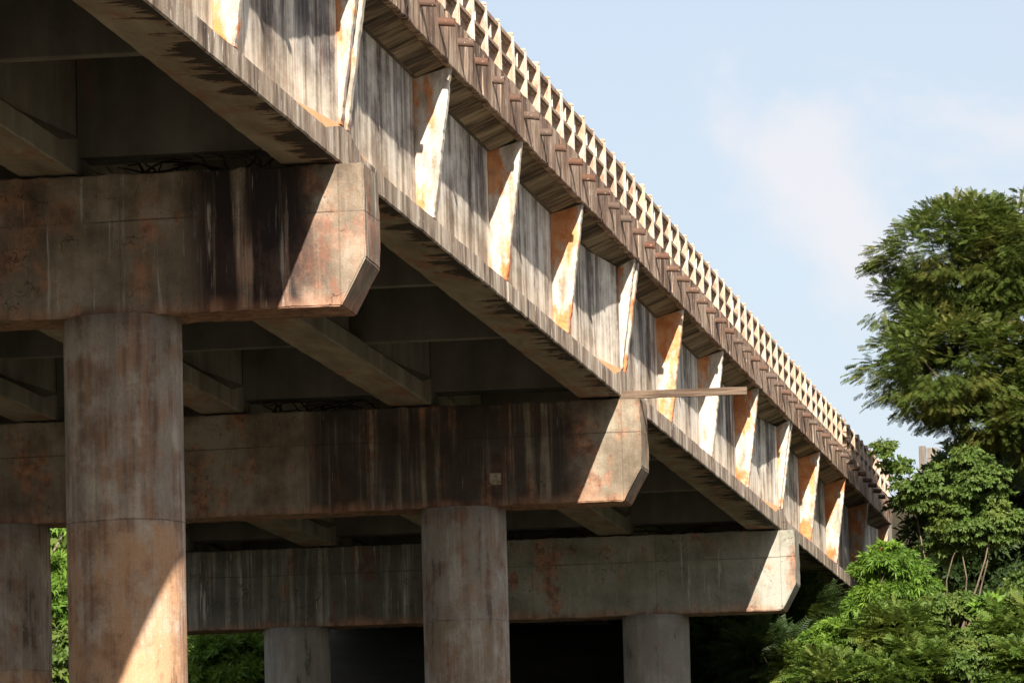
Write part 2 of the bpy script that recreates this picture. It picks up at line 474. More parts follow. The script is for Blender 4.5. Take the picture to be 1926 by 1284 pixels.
M['palebark'] = mat_simple('pale_bark', (.14, .11, .075), (.27, .22, .155), (8, 8, 3), 6)
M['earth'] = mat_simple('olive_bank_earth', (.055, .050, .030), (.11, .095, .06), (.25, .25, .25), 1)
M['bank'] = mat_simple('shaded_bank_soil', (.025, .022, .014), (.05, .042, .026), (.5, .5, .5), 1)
M['asphalt'] = mat_simple('asphalt', (.04, .04, .042), (.065, .062, .06), (1, 1, 1), 1)
M['debris'] = mat_simple('dark_twigs', (.02, .015, .012), (.05, .035, .025), (5, 5, 5), 1)
M['pole'] = mat_simple('worn_concrete_pole', (.11, .095, .08), (.20, .17, .14), (6, 6, 1), 2)
M['orange'] = mat_simple('faded_orange_paint', (.42, .14, .06), (.52, .20, .09), (4, 4, 4), 2)
M['bearing'] = mat_simple('dark_bearing_rubber', (.02, .02, .02), (.04, .04, .04), (4, 4, 4), 2)
M['leaf_fern'] = mat_leaf('feathery_leaf', (.030, .056, .012), (.095, .125, .024), (.16, .135, .034), 1)
M['leaf_glossy'] = mat_leaf('glossy_bright_leaf', (.04, .095, .012), (.12, .21, .028), (.16, .26, .03), 4)
M['leaf_broad'] = mat_leaf('broad_olive_leaf', (.038, .072, .014), (.085, .135, .026), (.13, .165, .035), 7)
M['leaf_mixed'] = mat_leaf('thicket_leaf', (.030, .062, .010), (.095, .150, .024), (.14, .15, .034), 14)
M['leaf_shaded'] = mat_leaf('shaded_leaf', (.012, .025, .008), (.035, .06, .016), (.04, .065, .02), 9)  # darker leaf copy for shaded plants, the shade is put into its colour


# ------------------------------------------------------------------ object helpers
def link(name, me, mat=None, parent=None, loc=None):
    o = bpy.data.objects.new(name, me)
    COL.objects.link(o)
    if mat is not None and me is not None and not len(me.materials):
        me.materials.append(mat)
    if parent is not None:
        o.parent = parent
    if loc is not None:
        o.location = loc
    return o


def thing(name, label, cat, loc=(0, 0, 0), group=None):
    o = bpy.data.objects.new(name, None)
    o.empty_display_size = .3
    COL.objects.link(o)
    o.location = loc
    o['label'] = label
    o['category'] = cat
    if group:
        o['group'] = group
    return o


def mesh(name, verts, faces, mats=None, fm=None):
    me = bpy.data.meshes.new(name)
    me.from_pydata([tuple(v) for v in verts], [], faces)
    for m in (mats or []):
        me.materials.append(m)
    if fm is not None:
        me.polygons.foreach_set('material_index', fm)
    me.update()
    return me


def rough_box(name, x0, x1, y0, y1, z0, z1, mat, seg=.25, jit=.006, bev=.012, seed=0):
    """box with subdivided, slightly worn edges"""
    bm = bmesh.new()
    bmesh.ops.create_cube(bm, size=1)
    for v in bm.verts:
        v.co = Vector(((x0 + x1) / 2 + v.co.x * (x1 - x0), (y0 + y1) / 2 + v.co.y * (y1 - y0), (z0 + z1) / 2 + v.co.z * (z1 - z0)))
    if bev:
        bmesh.ops.bevel(bm, geom=bm.edges[:], offset=bev, segments=1, affect='EDGES')
    if seg:
        for ax, (a, b) in enumerate(((x0, x1), (y0, y1), (z0, z1))):
            k = int((b - a) / seg)
            for i in range(1, k):
                co = [0, 0, 0]
                no = [0, 0, 0]
                co[ax] = a + (b - a) * i / k
                no[ax] = 1
                bmesh.ops.bisect_plane(bm, geom=bm.verts[:] + bm.edges[:] + bm.faces[:], plane_co=co, plane_no=no)
    if jit:
        for v in bm.verts:
            v.co += mnoise.noise_vector(v.co * 3.1 + Vector((seed * 7.3, 0, seed))) * jit
    me = bpy.data.meshes.new(name)
    bm.to_mesh(me)
    bm.free()
    me.materials.append(mat)
    return me


# ------------------------------------------------------------------ bridge dimensions
L = 24.254            # joint to joint
J0 = 59.817           # joint over the nearest visible pier
PIERY = [J0 - L, J0, J0 + L, J0 + 2 * L, J0 + 3 * L]
XG = -10.468          # outer lower edge of the outer girder
ZG = 9.331
XF = -10.189          # outer face of the fascia
ZF = 11.462
ZR = 12.7465
GW = .655
GS = 2.93             # girder spacing
XMID = -16.575
WEBI = .215           # web inset from flange edge
ZW = .44              # web foot above soffit
HW = 11.33 - ZG       # soffit of slab above girder soffit at the web
BAY = 5.956
RIBOFF = .215
PAIR = .43


def flare(t):
    """t = distance from the girder end. returns (web inset, flange face height)"""
    w = WEBI
    if t < 2.3:
        w = .02 + (WEBI - .02) * max(0, (t - .25)) / 2.05
        if t < .25:
            w = .02
    h = .27
    if t < 1.15:
        h = .27 + .15 * (1 - max(0, t - .25) / .9)
    if t < .25:
        h = .42
    return w, h


def girder_mesh(name, outer):
    """I section swept along local Y from -len/2 .. ; origin at outer lower edge, joint end"""
    g0 = .025
    ln = L - 2 * g0
    ys = sorted(set([0, .12, .25] + [round(.25 + .15 * i, 3) for i in range(1, 15)] + [round(2.5 + .4 * i, 3) for i in range(0, 25)]))
    ys = [y for y in ys if y < ln / 2]
    ys = ys + [ln - y for y in reversed(ys)]
    rnd = random.Random(5 if outer else 6)
    V, Fc, FM = [], [], []
    for y in ys:
        t = min(y, ln - y)
        w, h = flare(t)
        jx = rnd.uniform(-.004, .004)
        jz = rnd.uniform(-.006, .006)
        jz2 = rnd.uniform(-.007, .007)
        prof = [(0 + jx, 0 + jz), (0 + jx, h + jz2), (-w, ZW), (-w, HW), (-GW + w, HW), (-GW + w, ZW), (-GW - jx, h + jz2), (-GW - jx, 0 + jz)]
        # small chamfer at the lower outer arris
        prof = [(-.018 + jx, 0 + jz), (0 + jx, .018 + jz)] + prof[1:-1] + [(-GW - jx, .018 + jz), (-GW + .018 - jx, 0 + jz)]
        V += [(px, y + g0, pz) for px, pz in prof]
    n = 10
    # materials: 0 web 1 flange 2 soffit 3 inner
    seg_mat = [1, 1, 1, 0, 3, 3, 3, 3, 3, 2]
    if not outer:
        seg_mat = [3] * 9 + [2]
    for i in range(len(ys) - 1):
        for k in range(n):
            a = i * n + k
            b = i * n + (k + 1) % n
            Fc.append((a, b, b + n, a + n))
            FM.append(seg_mat[k])
    Fc.append(tuple(range(n - 1, -1, -1)))
    FM.append(3)
    Fc.append(tuple((len(ys) - 1) * n + k for k in range(n)))
    FM.append(3)
    me = mesh(name, V, Fc, [M['web'], M['flange'], M['soffit'], M['inner'] if outer else M['inner2']], FM)
    bm = bmesh.new()
    bm.from_mesh(me)
    bmesh.ops.recalc_face_normals(bm, faces=bm.faces[:])
    bm.to_mesh(me)
    bm.free()
    return me


def rib_mesh(w, h, seed):
    """bracket polygon in XZ, thickness in Y; origin at girder outer lower edge, centre of thickness"""
    rnd = random.Random(seed)
    th = .085
    N = 44
    zt_in = HW - .002
    xo = XF - XG - .035
    zt_out = ZF - ZG - .012
    inner = [(-w + .003, ZW + (zt_in - ZW) * i / N) for i in range(N + 1)]
    outer = []
    for i in range(N + 1):
        f = i / N
        x = .004 + (xo - .004) * f
        z = h + .02 + (zt_out - h - .02) * f
        # slim foot that swells: slight outward belly
        x += mnoise.noise(Vector((f * 6, seed, 0))) * .010 + mnoise.noise(Vector((f * 22, seed, 3))) * .012
        outer.append((x, z))
    V, Fc = [], []
    for s in (-1, 1):
        for a, b in zip(inner, outer):
            V.append((a[0], s * th, a[1]))
            V.append((a[0] + (b[0] - a[0]) * .5, s * (th + rnd.uniform(-.003, .003)), a[1] + (b[1] - a[1]) * .5))
            V.append((b[0] - .014, s * (th + rnd.uniform(-.004, .003)), b[1]))
            V.append((b[0], s * (th - .016), b[1]))
    m = 4
    o2 = (N + 1) * m
    for i in range(N):
        for k in range(m - 1):
            a = i * m + k
            Fc.append((a, a + 1, a + 1 + m, a + m))
            Fc.append((o2 + a + m, o2 + a + 1 + m, o2 + a + 1, o2 + a))
        a = i * m + m - 1
        Fc.append((a, o2 + a, o2 + a + m, a + m))
    for k in range(m - 1):
        Fc.append((k + 1, k, o2 + k, o2 + k + 1))
        a = N * m + k
        Fc.append((a, a + 1, o2 + a + 1, o2 + a))
    me = mesh('bracket', V, Fc, [M['rib']])
    bm = bmesh.new()
    bm.from_mesh(me)
    bmesh.ops.recalc_face_normals(bm, faces=bm.faces[:])
    bm.to_mesh(me)
    bm.free()
    return me


def slab_mesh():
    """deck slab swept along Y with board ridges under both overhangs; origin at joint, world X/Z"""
    rnd = random.Random(12)
    g0 = .02
    ys = [g0]
    offs = []
    while ys[-1] < L - g0 - .16:
        ys.append(ys[-1] + rnd.uniform(.10, .17))
    ys[-1] = L - g0
    xo = XF - .10
    xw = XG - WEBI + .05
    zt = ZF + .60
    V, Fc, FM = [], [], []
    ring = 0

    def prof(dz):
        a = [(xo, ZF + .012 + dz), (xo, zt), (2 * XMID - xo, zt), (2 * XMID - xo, ZF + .012), (2 * XMID - xw, 11.332), (xw, 11.332 + dz)]
        return a
    for i in range(len(ys) - 1):
        dz = rnd.choice([0, 0, .002, -.002, .004, -.001])
        for y in (ys[i], ys[i + 1]):
            V += [(x, y, z) for x, z in prof(dz)]
        b = ring * 6
        for k in range(6):
            a, c = b + k, b + (k + 1) % 6
            Fc.append((a, c, c + 6, a + 6))
            FM.append(0 if k in (5, 3) else 1)
        if i:
            # riser between boards
            p = b - 6
            Fc.append((p + 5, p + 0, b + 0, b + 5))
            FM.append(0)
        ring += 2
    Fc.append((5, 4, 3, 2, 1, 0))
    FM.append(1)
    e = (ring - 1) * 6
    Fc.append(tuple(e + k for k in range(6)))
    FM.append(1)
    me = mesh('deck_slab', V, Fc, [M['over'], M['inner']], FM)
    return me


def post_mesh():
    h = ZR - (ZF + .62)
    bm = bmesh.new()

    def bx(x0, x1, y0, y1, z0, z1, bev):
        r = bmesh.ops.create_cube(bm, size=1)
        for v in r['verts']:
            v.co = Vector(((x0 + x1) / 2 + v.co.x * (x1 - x0), (y0 + y1) / 2 + v.co.y * (y1 - y0), (z0 + z1) / 2 + v.co.z * (z1 - z0)))
        ed = list({e for v in r['verts'] for e in v.link_edges})
        bmesh.ops.bevel(bm, geom=ed, offset=bev, segments=2, affect='EDGES', profile=.6)
    bx(-.200, -.018, -.065, .065, 0, h, .020)
    bx(-.030, 0, -.045, .045, -.02, h - .03, .012)
    bx(-.204, -.008, -.070, .070, h - .028, h + .012, .014)
    me = bpy.data.meshes.new('post')
    bm.to_mesh(me)
    bm.free()
    me.materials.append(M['rail'])
    return me


def bar_mesh(name, length, hx, hz, bev=.02):
    bm = bmesh.new()
    bmesh.ops.create_cube(bm, size=1)
    for v in bm.verts:
        v.co = Vector((v.co.x * hx, v.co.y * length, v.co.z * hz))
    bmesh.ops.bevel(bm, geom=[e for e in bm.edges if abs(e.verts[0].co.y - e.verts[1].co.y) > .01], offset=bev, segments=2, affect='EDGES')
    me = bpy.data.meshes.new(name)
    bm.to_mesh(me)
    bm.free()
    me.materials.append(M['bar'])
    return me


def pipe_mesh():
    n = 14
    V, Fc = [], []
    for j, (x, r) in enumerate([(-.05, .052), (.20, .052), (.202, .050), (.202, .040), (.05, .040)]):
        for i in range(n):
            a = 2 * math.pi * i / n
            V.append((x, math.cos(a) * r, math.sin(a) * r - .09 * x))
    for j in range(4):
        for i in range(n):
            a = j * n + i
            b = j * n + (i + 1) % n
            Fc.append((a, a + n, b + n, b))
    Fc.append(tuple(4 * n + i for i in range(n)))
    me = mesh('drain_pipe', V, Fc, [M['pipe']])
    for p in me.polygons:
        p.use_smooth = True
    return me


g_out = girder_mesh('outer_girder', True)
g_in = girder_mesh('inner_girder', False)
w_end, h_end = flare(RIBOFF)
rib_mids = [rib_mesh(WEBI, .27, 100 + i) for i in range(5)]
rib_ends = [rib_mesh(w_end, h_end, 200 + i) for i in range(3)]
slab_me = slab_mesh()
post_me = post_mesh()
PS = 1.15
rail_me = bar_mesh('rail', PS - .125, .11, .125, .035)
mid_me = bar_mesh('mid_rail', PS - .125, .11, .115, .035)
bal_me = rough_box('baluster', -.025, .025, -.03, .03, -.102, .102, M['rail'], 0, 0, .008)
pipe_me = pipe_mesh()
fascia_ms = []
for i in range(6):
    fascia_ms.append(rough_box('fascia_panel', -.098, 0, -.702, .702, -.012, .62, M['fascia'], .12, .016, .014, seed=i + 1))
dia_me = rough_box('diaphragm', -(GS - GW) / 2 - WEBI + .004, (GS - GW) / 2 + WEBI - .004, -.10, .10, .27, HW - .004, M['inner'], 0, 0, .01)
dia_end = rough_box('end_diaphragm', -(GS - GW) / 2 - .015, (GS - GW) / 2 + .015, -.10, .10, .20, HW - .004, M['inner'], 0, 0, .01)

SPAN_LABEL = ['nearest bridge span at the upper left, running out of the frame',
              'concrete bridge span between the first and the second pier',
              'concrete bridge span between the second and the third pier, behind the jutting plank',
              'farthest bridge span, from the third pier into the trees']


def rnd_h(*a):
    return random.Random(hash(a) & 0xffffffff)


rs = random.Random(77)
for si in range(4):
    Y0 = J0 + (si - 1) * L
    sp = thing('bridge_span', SPAN_LABEL[si], 'bridge span', (0, Y0, 0), 'spans of the concrete bridge')
    link('deck_slab', slab_me, None, sp)
    for gi in range(5):
        gx = XG - gi * GS
        gd = link('girder', g_out if gi == 0 else g_in, None, sp, (gx, 0, ZG))
        if gi == 0:
            gd['label'] = 'outer girder with streaked web, brackets and drip stained soffit'
            for k in range(5):
                y = RIBOFF + k * BAY
                if k in (0, 4):
                    rb = link('bracket', rib_ends[rs.randrange(3)], None, gd, (0, y, 0))
                else:
                    rb = link('bracket', rib_mids[rs.randrange(5)], None, gd, (0, y, 0))
    for gi in range(4):
        cx = XG - GW / 2 - (gi + .5) * GS
        for k in range(5):
            link('diaphragm', dia_end if k in (0, 4) else dia_me, None, sp, (cx, RIBOFF + k * BAY, ZG))
    # fascia panels, 17 on the seen edge
    npan = 17
    for k in range(npan):
        y = L * (k + .5) / npan
        f = link('fascia_panel', fascia_ms[rs.randrange(6)], None, sp, (XF + rs.uniform(-.010, .006), y, ZF + rs.uniform(-.008, .008)))
        f.rotation_euler = (rs.uniform(-.004, .004), 0, rs.uniform(-.006, .006))
    # far edge: one plain fascia strip
    link('far_edge_fascia', rough_box('far_edge_fascia', 2 * XMID - XF, 2 * XMID - XF + .098, .02, L - .02, ZF - .012, ZF + .62, M['fascia'], 2.0, 0, .014), None, sp)
    # drain pipes: phase carried over from span to span
    y = 64.9 - 1.425 * 40
    while y < Y0 + .15:
        y += 1.425
    while y < Y0 + L - .05:
        p = link('drain_pipe', pipe_me, None, sp, (XF + rs.uniform(-.05, .0), y - Y0 + rs.uniform(-.03, .03), ZF + .36 + rs.uniform(-.012, .012)))
        p.rotation_euler = (0, rs.uniform(-.02, .05), rs.uniform(-.05, .05))
        y += 1.425
    # railing
    rl = bpy.data.objects.new('railing', None)
    COL.objects.link(rl)
    rl.parent = sp
    rl.location = (XF, 0, ZF + .62)
    H = ZR - ZF - .62
    y = 68.857 - PS * 60
    while y < Y0 + .05:
        y += PS
    while y < Y0 + L + .01:
        po = link('post', post_me, None, rl, (rs.uniform(-.006, .006), y - Y0, 0))
        po.rotation_euler = (rs.uniform(-.014, .014), rs.uniform(-.018, .018), rs.uniform(-.05, .05))
        po.scale = (1, rs.uniform(.88, 1.12), rs.uniform(.975, 1.015))
        ym = y - Y0 + PS / 2
        link('top_rail', rail_me, None, rl, (-.078, ym, H - .085))
        link('mid_rail', mid_me, None, rl, (-.078, ym, H - .39))
        if rs.random() > .12:
            link('baluster', bal_me, None, rl, (-.078 + rs.uniform(-.015, .015), ym + rs.uniform(-.03, .03), H - .2375))
        y += PS

# kerb along the edge, under the posts: part of the slab top
# ------------------------------------------------------------------ piers
XC0, XC1 = -10.189, 2 * XMID + 10.189
CH, CH1, CC, CW = 1.559, 1.043, .278, .4734
ZCT = ZG - .03
XCOL = (-13.0045, -20.141)


def cap_mesh(mat, seed):
    """hammerhead cap with chamfered lower corners; origin at centre top"""
    hw = (XC0 - XC1) / 2
    bm = bmesh.new()
    prof = [(-hw, 0), (-hw, -CH1), (-hw + CC, -CH), (hw - CC, -CH), (hw, -CH1), (hw, 0)]
    a = [bm.verts.new((x, -CW, z)) for x, z in prof]
    b = [bm.verts.new((x, CW, z)) for x, z in prof]
    bm.faces.new(a)
    bm.faces.new(list(reversed(b)))
    for i in range(6):
        j = (i + 1) % 6
        bm.faces.new((a[j], a[i], b[i], b[j]))
    bmesh.ops.recalc_face_normals(bm, faces=bm.faces[:])
    bmesh.ops.bevel(bm, geom=bm.edges[:], offset=.016, segments=2, affect='EDGES')
    for ax, a0, a1, st in ((0, -hw, hw, .09), (1, -CW, CW, .12), (2, -CH, 0, .10)):
        k = int((a1 - a0) / st)
        for i in range(1, k):
            co = [0, 0, 0]
            no = [0, 0, 0]
            co[ax] = a0 + (a1 - a0) * i / k
            no[ax] = 1
            bmesh.ops.bisect_plane(bm, geom=bm.verts[:] + bm.edges[:] + bm.faces[:], plane_co=co, plane_no=no)
    for v in bm.verts:
        v.co += mnoise.noise_vector(v.co * 2.7 + Vector((seed * 5.1, seed, 0))) * .009
        ed = sum((abs(abs(v.co.y) - CW) < .03, abs(v.co.z) < .03 or abs(v.co.z + CH) < .03, abs(abs(v.co.x) - hw) < .03))
        k = .016 if ed >= 2 else .004
        v.co += mnoise.noise_vector(v.co * 9.0 + Vector((seed * 3.1, 0, 9))) * k
    me = bpy.data.meshes.new('cap_beam')
    bm.to_mesh(me)
    bm.free()
    me.materials.append(mat)
    return me


def column_mesh(mat, z0, z1, R=.6514, seed=0):
    n = 64
    zs = [z0 + (z1 - z0) * i / 24 for i in range(25)]
    V, Fc = [], []
    for z in zs:
        for i in range(n):
            a = 2 * math.pi * i / n
            r = R + .006 * mnoise.noise(Vector((math.cos(a) * 2, math.sin(a) * 2 + seed * 9, z * .8)))
            V.append((math.cos(a) * r, math.sin(a) * r, z))
    for j in range(len(zs) - 1):
        for i in range(n):
            a = j * n + i
            b = j * n + (i + 1) % n
            Fc.append((a, b, b + n, a + n))
    Fc.append(tuple(range(n - 1, -1, -1)))
    Fc.append(tuple((len(zs) - 1) * n + i for i in range(n)))
    me = mesh('column', V, Fc, [mat])
    for p in me.polygons:
        p.use_smooth = len(p.vertices) == 4
    return me


PIERS = [('pier outside the frame carrying the near end of the nearest span', 'cap1', ('col1', 'col1')),
         ('nearest visible pier, rust streaked cap on the large column with sunlit orange foot', 'cap1', ('col1', 'col1')),
         ('second concrete pier in the middle, brown stained cap beam under the jutting plank', 'cap2', ('col2', 'col1')),
         ('third and farthest pier, plain grey cap beam on grey columns', 'cap3', ('col3', 'col3'))]


def terrain_z(x, y):
    """river flat, then the bank climbing to the abutment"""
    def ss(a, b, t):
        t = max(0, min(1, (t - a) / (b - a)))
        return t * t * (3 - 2 * t)
    n = mnoise.noise(Vector((x * .05, y * .05, 0))) * .8 + mnoise.noise(Vector((x * .2, y * .2, 4))) * .25
    z = -1.9 + n
    rise = 10.8 * ss(90, 131, y)
    z += rise
    # away from the bridge the bank is lower on the right
    side = ss(-9, 4, x)
    z -= side * rise * .35
    z += ss(138, 400, y) * 6
    return z


GZ = -1.9
for i, (lab, cm, cms) in enumerate(PIERS):
    pr = thing('bridge_pier', lab, 'bridge pier', (XMID, PIERY[i], GZ), 'piers of the concrete bridge')
    link('cap_beam', cap_mesh(M[cm], i), None, pr, (0, 0, ZCT - GZ))
    for j, xc in enumerate(XCOL):
        zb = terrain_z(xc, PIERY[i]) - 1.0
        link('column', column_mesh(M[cms[j]], zb - GZ, ZCT - CH - GZ + .004, seed=i * 2 + j), None, pr, (xc - XMID, 0, 0))
    # thin bearing pads between cap and girders
    pad = rough_box('bearing_pad', -.2, .2, -.12, .12, 0, .028, M['bearing'], 0, 0, 0)
    for gi in range(5):
        for s in (-1, 1):
            link('bearing_pad', pad, None, pr, (XG - GW / 2 - gi * GS - XMID, s * .22, ZCT - GZ + .001))
    if i == 2:
        pt = rough_box('repair_patch', -.09, .09, -.008, .004, -.09, .09, mat_simple('pale_mortar', (.16, .12, .08), (.34, .28, .21), (14, 14, 14), 3), .03, .009, .004)
        o = link('repair_patch', pt, None, pr, (-12.43 - XMID, -CW - .004, 8.15 - GZ))
        o['label'] = 'small square pale mortar patch'
    if i == 1:
        # vertical form pipe scar on the column is in the material; nothing more here
        pass

# abutment
ab = thing('bridge_abutment', 'shaded concrete abutment wall under the far end of the bridge', 'abutment', (XMID, PIERY[4], 8))
link('seat_wall', rough_box('seat_wall', -6.6, 6.6, -.3, 1.0, -3, ZCT - 8, M['inner'], 1.0, .01, .02), None, ab)
link('back_wall', rough_box('back_wall', -6.35, 6.35, .45, .9, ZCT - 8, 12.03 - 8, M['inner'], 1.0, .01, .02), None, ab)

# ------------------------------------------------------------------ plank and debris
pl = rough_box('wooden_plank', 0, 1.95, -.02, .02, -.06, .06, M['plank'], .12, .006, .004, seed=9)
po = link('wooden_plank', pl, None, None, (-10.50, PIERY[2] - CW + .035, ZCT + .052))
po.rotation_euler = (math.radians(-8), math.radians(.35), math.radians(-.5))
po['label'] = 'weathered wooden plank jutting out sideways from the top of the second pier'
po['category'] = 'plank'


def tube(V, Fc, pts, rads, n=6):
    base = len(V)
    pts = [Vector(p) for p in pts]
    for i, p in enumerate(pts):
        d = (pts[min(i + 1, len(pts) - 1)] - pts[max(i - 1, 0)]).normalized()
        a = d.orthogonal().normalized()
        b = d.cross(a)
        for k in range(n):
            t = 2 * math.pi * k / n
            V.append(tuple(p + (a * math.cos(t) + b * math.sin(t)) * rads[i]))
    for i in range(len(pts) - 1):
        for k in range(n):
            q = base + i * n + k
            r = base + i * n + (k + 1) % n
            Fc.append((q, r, r + n, q + n))


def debris(pier, x0, x1, cnt, seed, lab):
    r = random.Random(seed)
    V, Fc = [], []
    for i in range(cnt):
        x = r.uniform(x0, x1)
        p = Vector((x, r.uniform(-.3, .15), .01))
        d = Vector((r.uniform(-1, 1), r.uniform(-.3, .3), r.uniform(.05, .45)))
        pts = [p.copy()]
        for k in range(6):
            d += Vector((r.uniform(-.5, .5), r.uniform(-.3, .3), r.uniform(-.35, .25)))
            d.normalize()
            p = p + d * .13
            p.z = min(max(p.z, .008), .19)
            p.y = min(max(p.y, -.42), .3)
            pts.append(p.copy())
        r0 = r.uniform(.008, .022)
        tube(V, Fc, pts, [r0 * (1 - .1 * k) for k in range(7)], 5)
    me = mesh('branch_debris', V, Fc, [M['debris']])
    o = link('branch_debris', me, None, None, (0, PIERY[pier], ZCT))
    o['label'] = lab
    o['category'] = 'debris'
    o['group'] = 'dead branches lodged on the pier caps'


debris(1, -12.9, -11.3, 30, 1, 'tangle of dark dead branches lodged on top of the first pier cap')
debris(2, -16.0, -14.3, 26, 2, 'tangle of dark dead branches lodged on top of the second pier cap')
debris(3, -13.2, -10.8, 34, 3, 'black twigs lodged on the right end of the grey third pier cap')
debris(3, -17.2, -14.2, 26, 4, 'black twigs lodged on the grey third pier cap left of the middle column')

# ------------------------------------------------------------------ ground
xs = list(np.concatenate([np.linspace(-700, -80, 12), np.linspace(-70, 50, 61), np.linspace(60, 700, 12)]))
ysl = list(np.concatenate([np.linspace(-500, -20, 10), np.linspace(-10, 170, 76), np.linspace(180, 1500, 16)]))
V = [(x, y, terrain_z(x, y)) for y in ysl for x in xs]
nx = len(xs)
Fc = [(j * nx + i, j * nx + i + 1, (j + 1) * nx + i + 1, (j + 1) * nx + i) for j in range(len(ysl) - 1) for i in range(nx - 1)]
FM = []
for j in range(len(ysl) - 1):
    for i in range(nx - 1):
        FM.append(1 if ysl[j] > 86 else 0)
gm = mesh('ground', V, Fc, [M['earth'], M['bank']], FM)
for p in gm.polygons:
    p.use_smooth = True
go = link('ground', gm)
go['kind'] = 'structure'
# approach embankment carrying the road
V, Fc = [], []
for y in np.linspace(PIERY[4] + .95, 260, 40):
    for x, z in ((XMID - 18, 2), (XMID - 7.2, 12.0), (XMID + 7.2, 12.0), (XMID + 18, 2)):
        V.append((x + (mnoise.noise(Vector((x, y * .3, 1))) * .5 if z < 5 else 0), y, z))
for j in range(39):
    for k in range(3):
        Fc.append((j * 4 + k, j * 4 + k + 1, j * 4 + k + 5, j * 4 + k + 4))
Fc.append((3, 2, 1, 0))
eo = link('embankment', mesh('embankment', V, Fc, [M['bank']]))
eo['kind'] = 'structure'
ro = link('road', mesh('road', [(XMID - 5.2, PIERY[4] + .95, 12.03), (XMID + 5.2, PIERY[4] + .95, 12.03), (XMID + 5.2, 260, 12.03), (XMID - 5.2, 260, 12.03)], [(0, 1, 2, 3)], [M['asphalt']]))
ro['kind'] = 'structure'

# ------------------------------------------------------------------ vegetation
rng = np.random.default_rng(11)


def spray_fern(seed, length=.75, pairs=12, leaf=.15, wid=.04):
    """one feathery branchlet: rachis along +X drooping, leaflet quads on both sides"""
    r = np.random.default_rng(seed)
    V, F_ = [], []
    for i in range(pairs):
        t = (i + .6) / pairs
        x = length * t
        z = -.22 * length * t * t
        l = leaf * (1 - .55 * abs(t - .45)) * r.uniform(.8, 1.15)
        for s in (-1, 1):
            dx, dy, dz = l * .42, s * l, -l * r.uniform(.05, .45)
            b = len(V)
            V += [(x - wid / 2, 0, z), (x + wid / 2, 0, z), (x + dx + wid * .35, dy, z + dz), (x + dx - wid * .35, dy, z + dz)]
            F_.append((b, b + 1, b + 2, b + 3))
    return np.array(V), np.array(F_)


def spray_broad(seed, n=9, leaf=.22, wid=.075, spread=1.0):
    """rosette of folded lance-shaped leaves around +X"""
    r = np.random.default_rng(seed)
    V, F_ = [], []
    for i in range(n):
        a = 2 * math.pi * (i * .38 + r.uniform(-.05, .05))
        op = r.uniform(.45, 1.25) * spread
        d = np.array([math.cos(op), math.sin(op) * math.cos(a), math.sin(op) * math.sin(a)])
        up = np.array([1.0, 0, 0])
        sd_ = np.cross(d, up)
        sd_ /= np.linalg.norm(sd_) + 1e-9
        nm = np.cross(sd_, d)
        l = leaf * r.uniform(.7, 1.2)
        p0 = np.array([r.uniform(-.10, .10), 0, 0])
        droop = np.array([0, 0, -.18 * l])
        b = len(V)
        V += [p0, p0 + d * l * .5 + sd_ * wid * .5 + nm * wid * .12, p0 + d * l + droop, p0 + d * l * .5 - sd_ * wid * .5 + nm * wid * .12, p0 + d * l * .52 - nm * wid * .05]
        F_.append((b, b + 1, b + 4, b))
        F_.append((b, b + 4, b + 3, b))
        F_.append((b + 1, b + 2, b + 4, b + 1))
        F_.append((b + 4, b + 2, b + 3, b + 4))
    return np.array(V), np.array(F_)


def assemble(name, sprays, P, D, S, mat, rng):
    """place sprays at P pointing along D with scale S; joined as one leaf mesh"""
    n = len(P)
    D = D / (np.linalg.norm(D, axis=1, keepdims=True) + 1e-9)
    up = np.tile([0, 0, 1.0], (n, 1)) + rng.normal(0, .35, (n, 3))
    Yv = np.cross(up, D)
    Yv /= np.linalg.norm(Yv, axis=1, keepdims=True) + 1e-9
    Zv = np.cross(D, Yv)
    allV, allF, off = [], [], 0
    which = rng.integers(0, len(sprays), n)
    for k, (sv, sf) in enumerate(sprays):
        idx = np.where(which == k)[0]
        if not len(idx):
            continue
        W = (P[idx, None, :] + S[idx, None, None] * (sv[None, :, 0:1] * D[idx, None, :] + sv[None, :, 1:2] * Yv[idx, None, :] + sv[None, :, 2:3] * Zv[idx, None, :]))
        m = len(sv)
        allV.append(W.reshape(-1, 3))
        f = sf[None, :, :] + (np.arange(len(idx)) * m)[:, None, None] + off
        allF.append(f.reshape(-1, 4))
        off += len(idx) * m
    Vv = np.concatenate(allV)
    Ff = np.concatenate(allF)
    tri = Ff[:, 3] == Ff[:, 0]
    me = bpy.data.meshes.new(name)
    cnt = np.where(tri, 3, 4)
    loops = []
    me.vertices.add(len(Vv))
    me.vertices.foreach_set('co', Vv.astype(np.float32).ravel())
    mask = np.ones_like(Ff, bool)
    mask[:, 3] = ~tri
    lv = Ff[mask]
    me.loops.add(len(lv))
    me.loops.foreach_set('vertex_index', lv.astype(np.int32))
    me.polygons.add(len(Ff))
    st = np.concatenate([[0], np.cumsum(cnt)[:-1]])
    me.polygons.foreach_set('loop_start', st.astype(np.int32))
    me.update(calc_edges=True)
    me.materials.append(mat)
    return me


FERN = [spray_fern(i) for i in range(5)]
FERNB = [spray_fern(i + 30, .62, 8, .17, .060) for i in range(5)]
FERN2 = [spray_fern(i + 10, .75, 8, .20, .085) for i in range(4)] + [spray_broad(i + 90, 8, .26, .09, 1.1) for i in range(2)]
BROAD = [spray_broad(i) for i in range(5)]
LANCE = [spray_broad(i + 20, 11, .26, .055, .95) for i in range(5)]
ROUND = [spray_broad(i + 40, 9, .17, .095, 1.1) for i in range(5)]


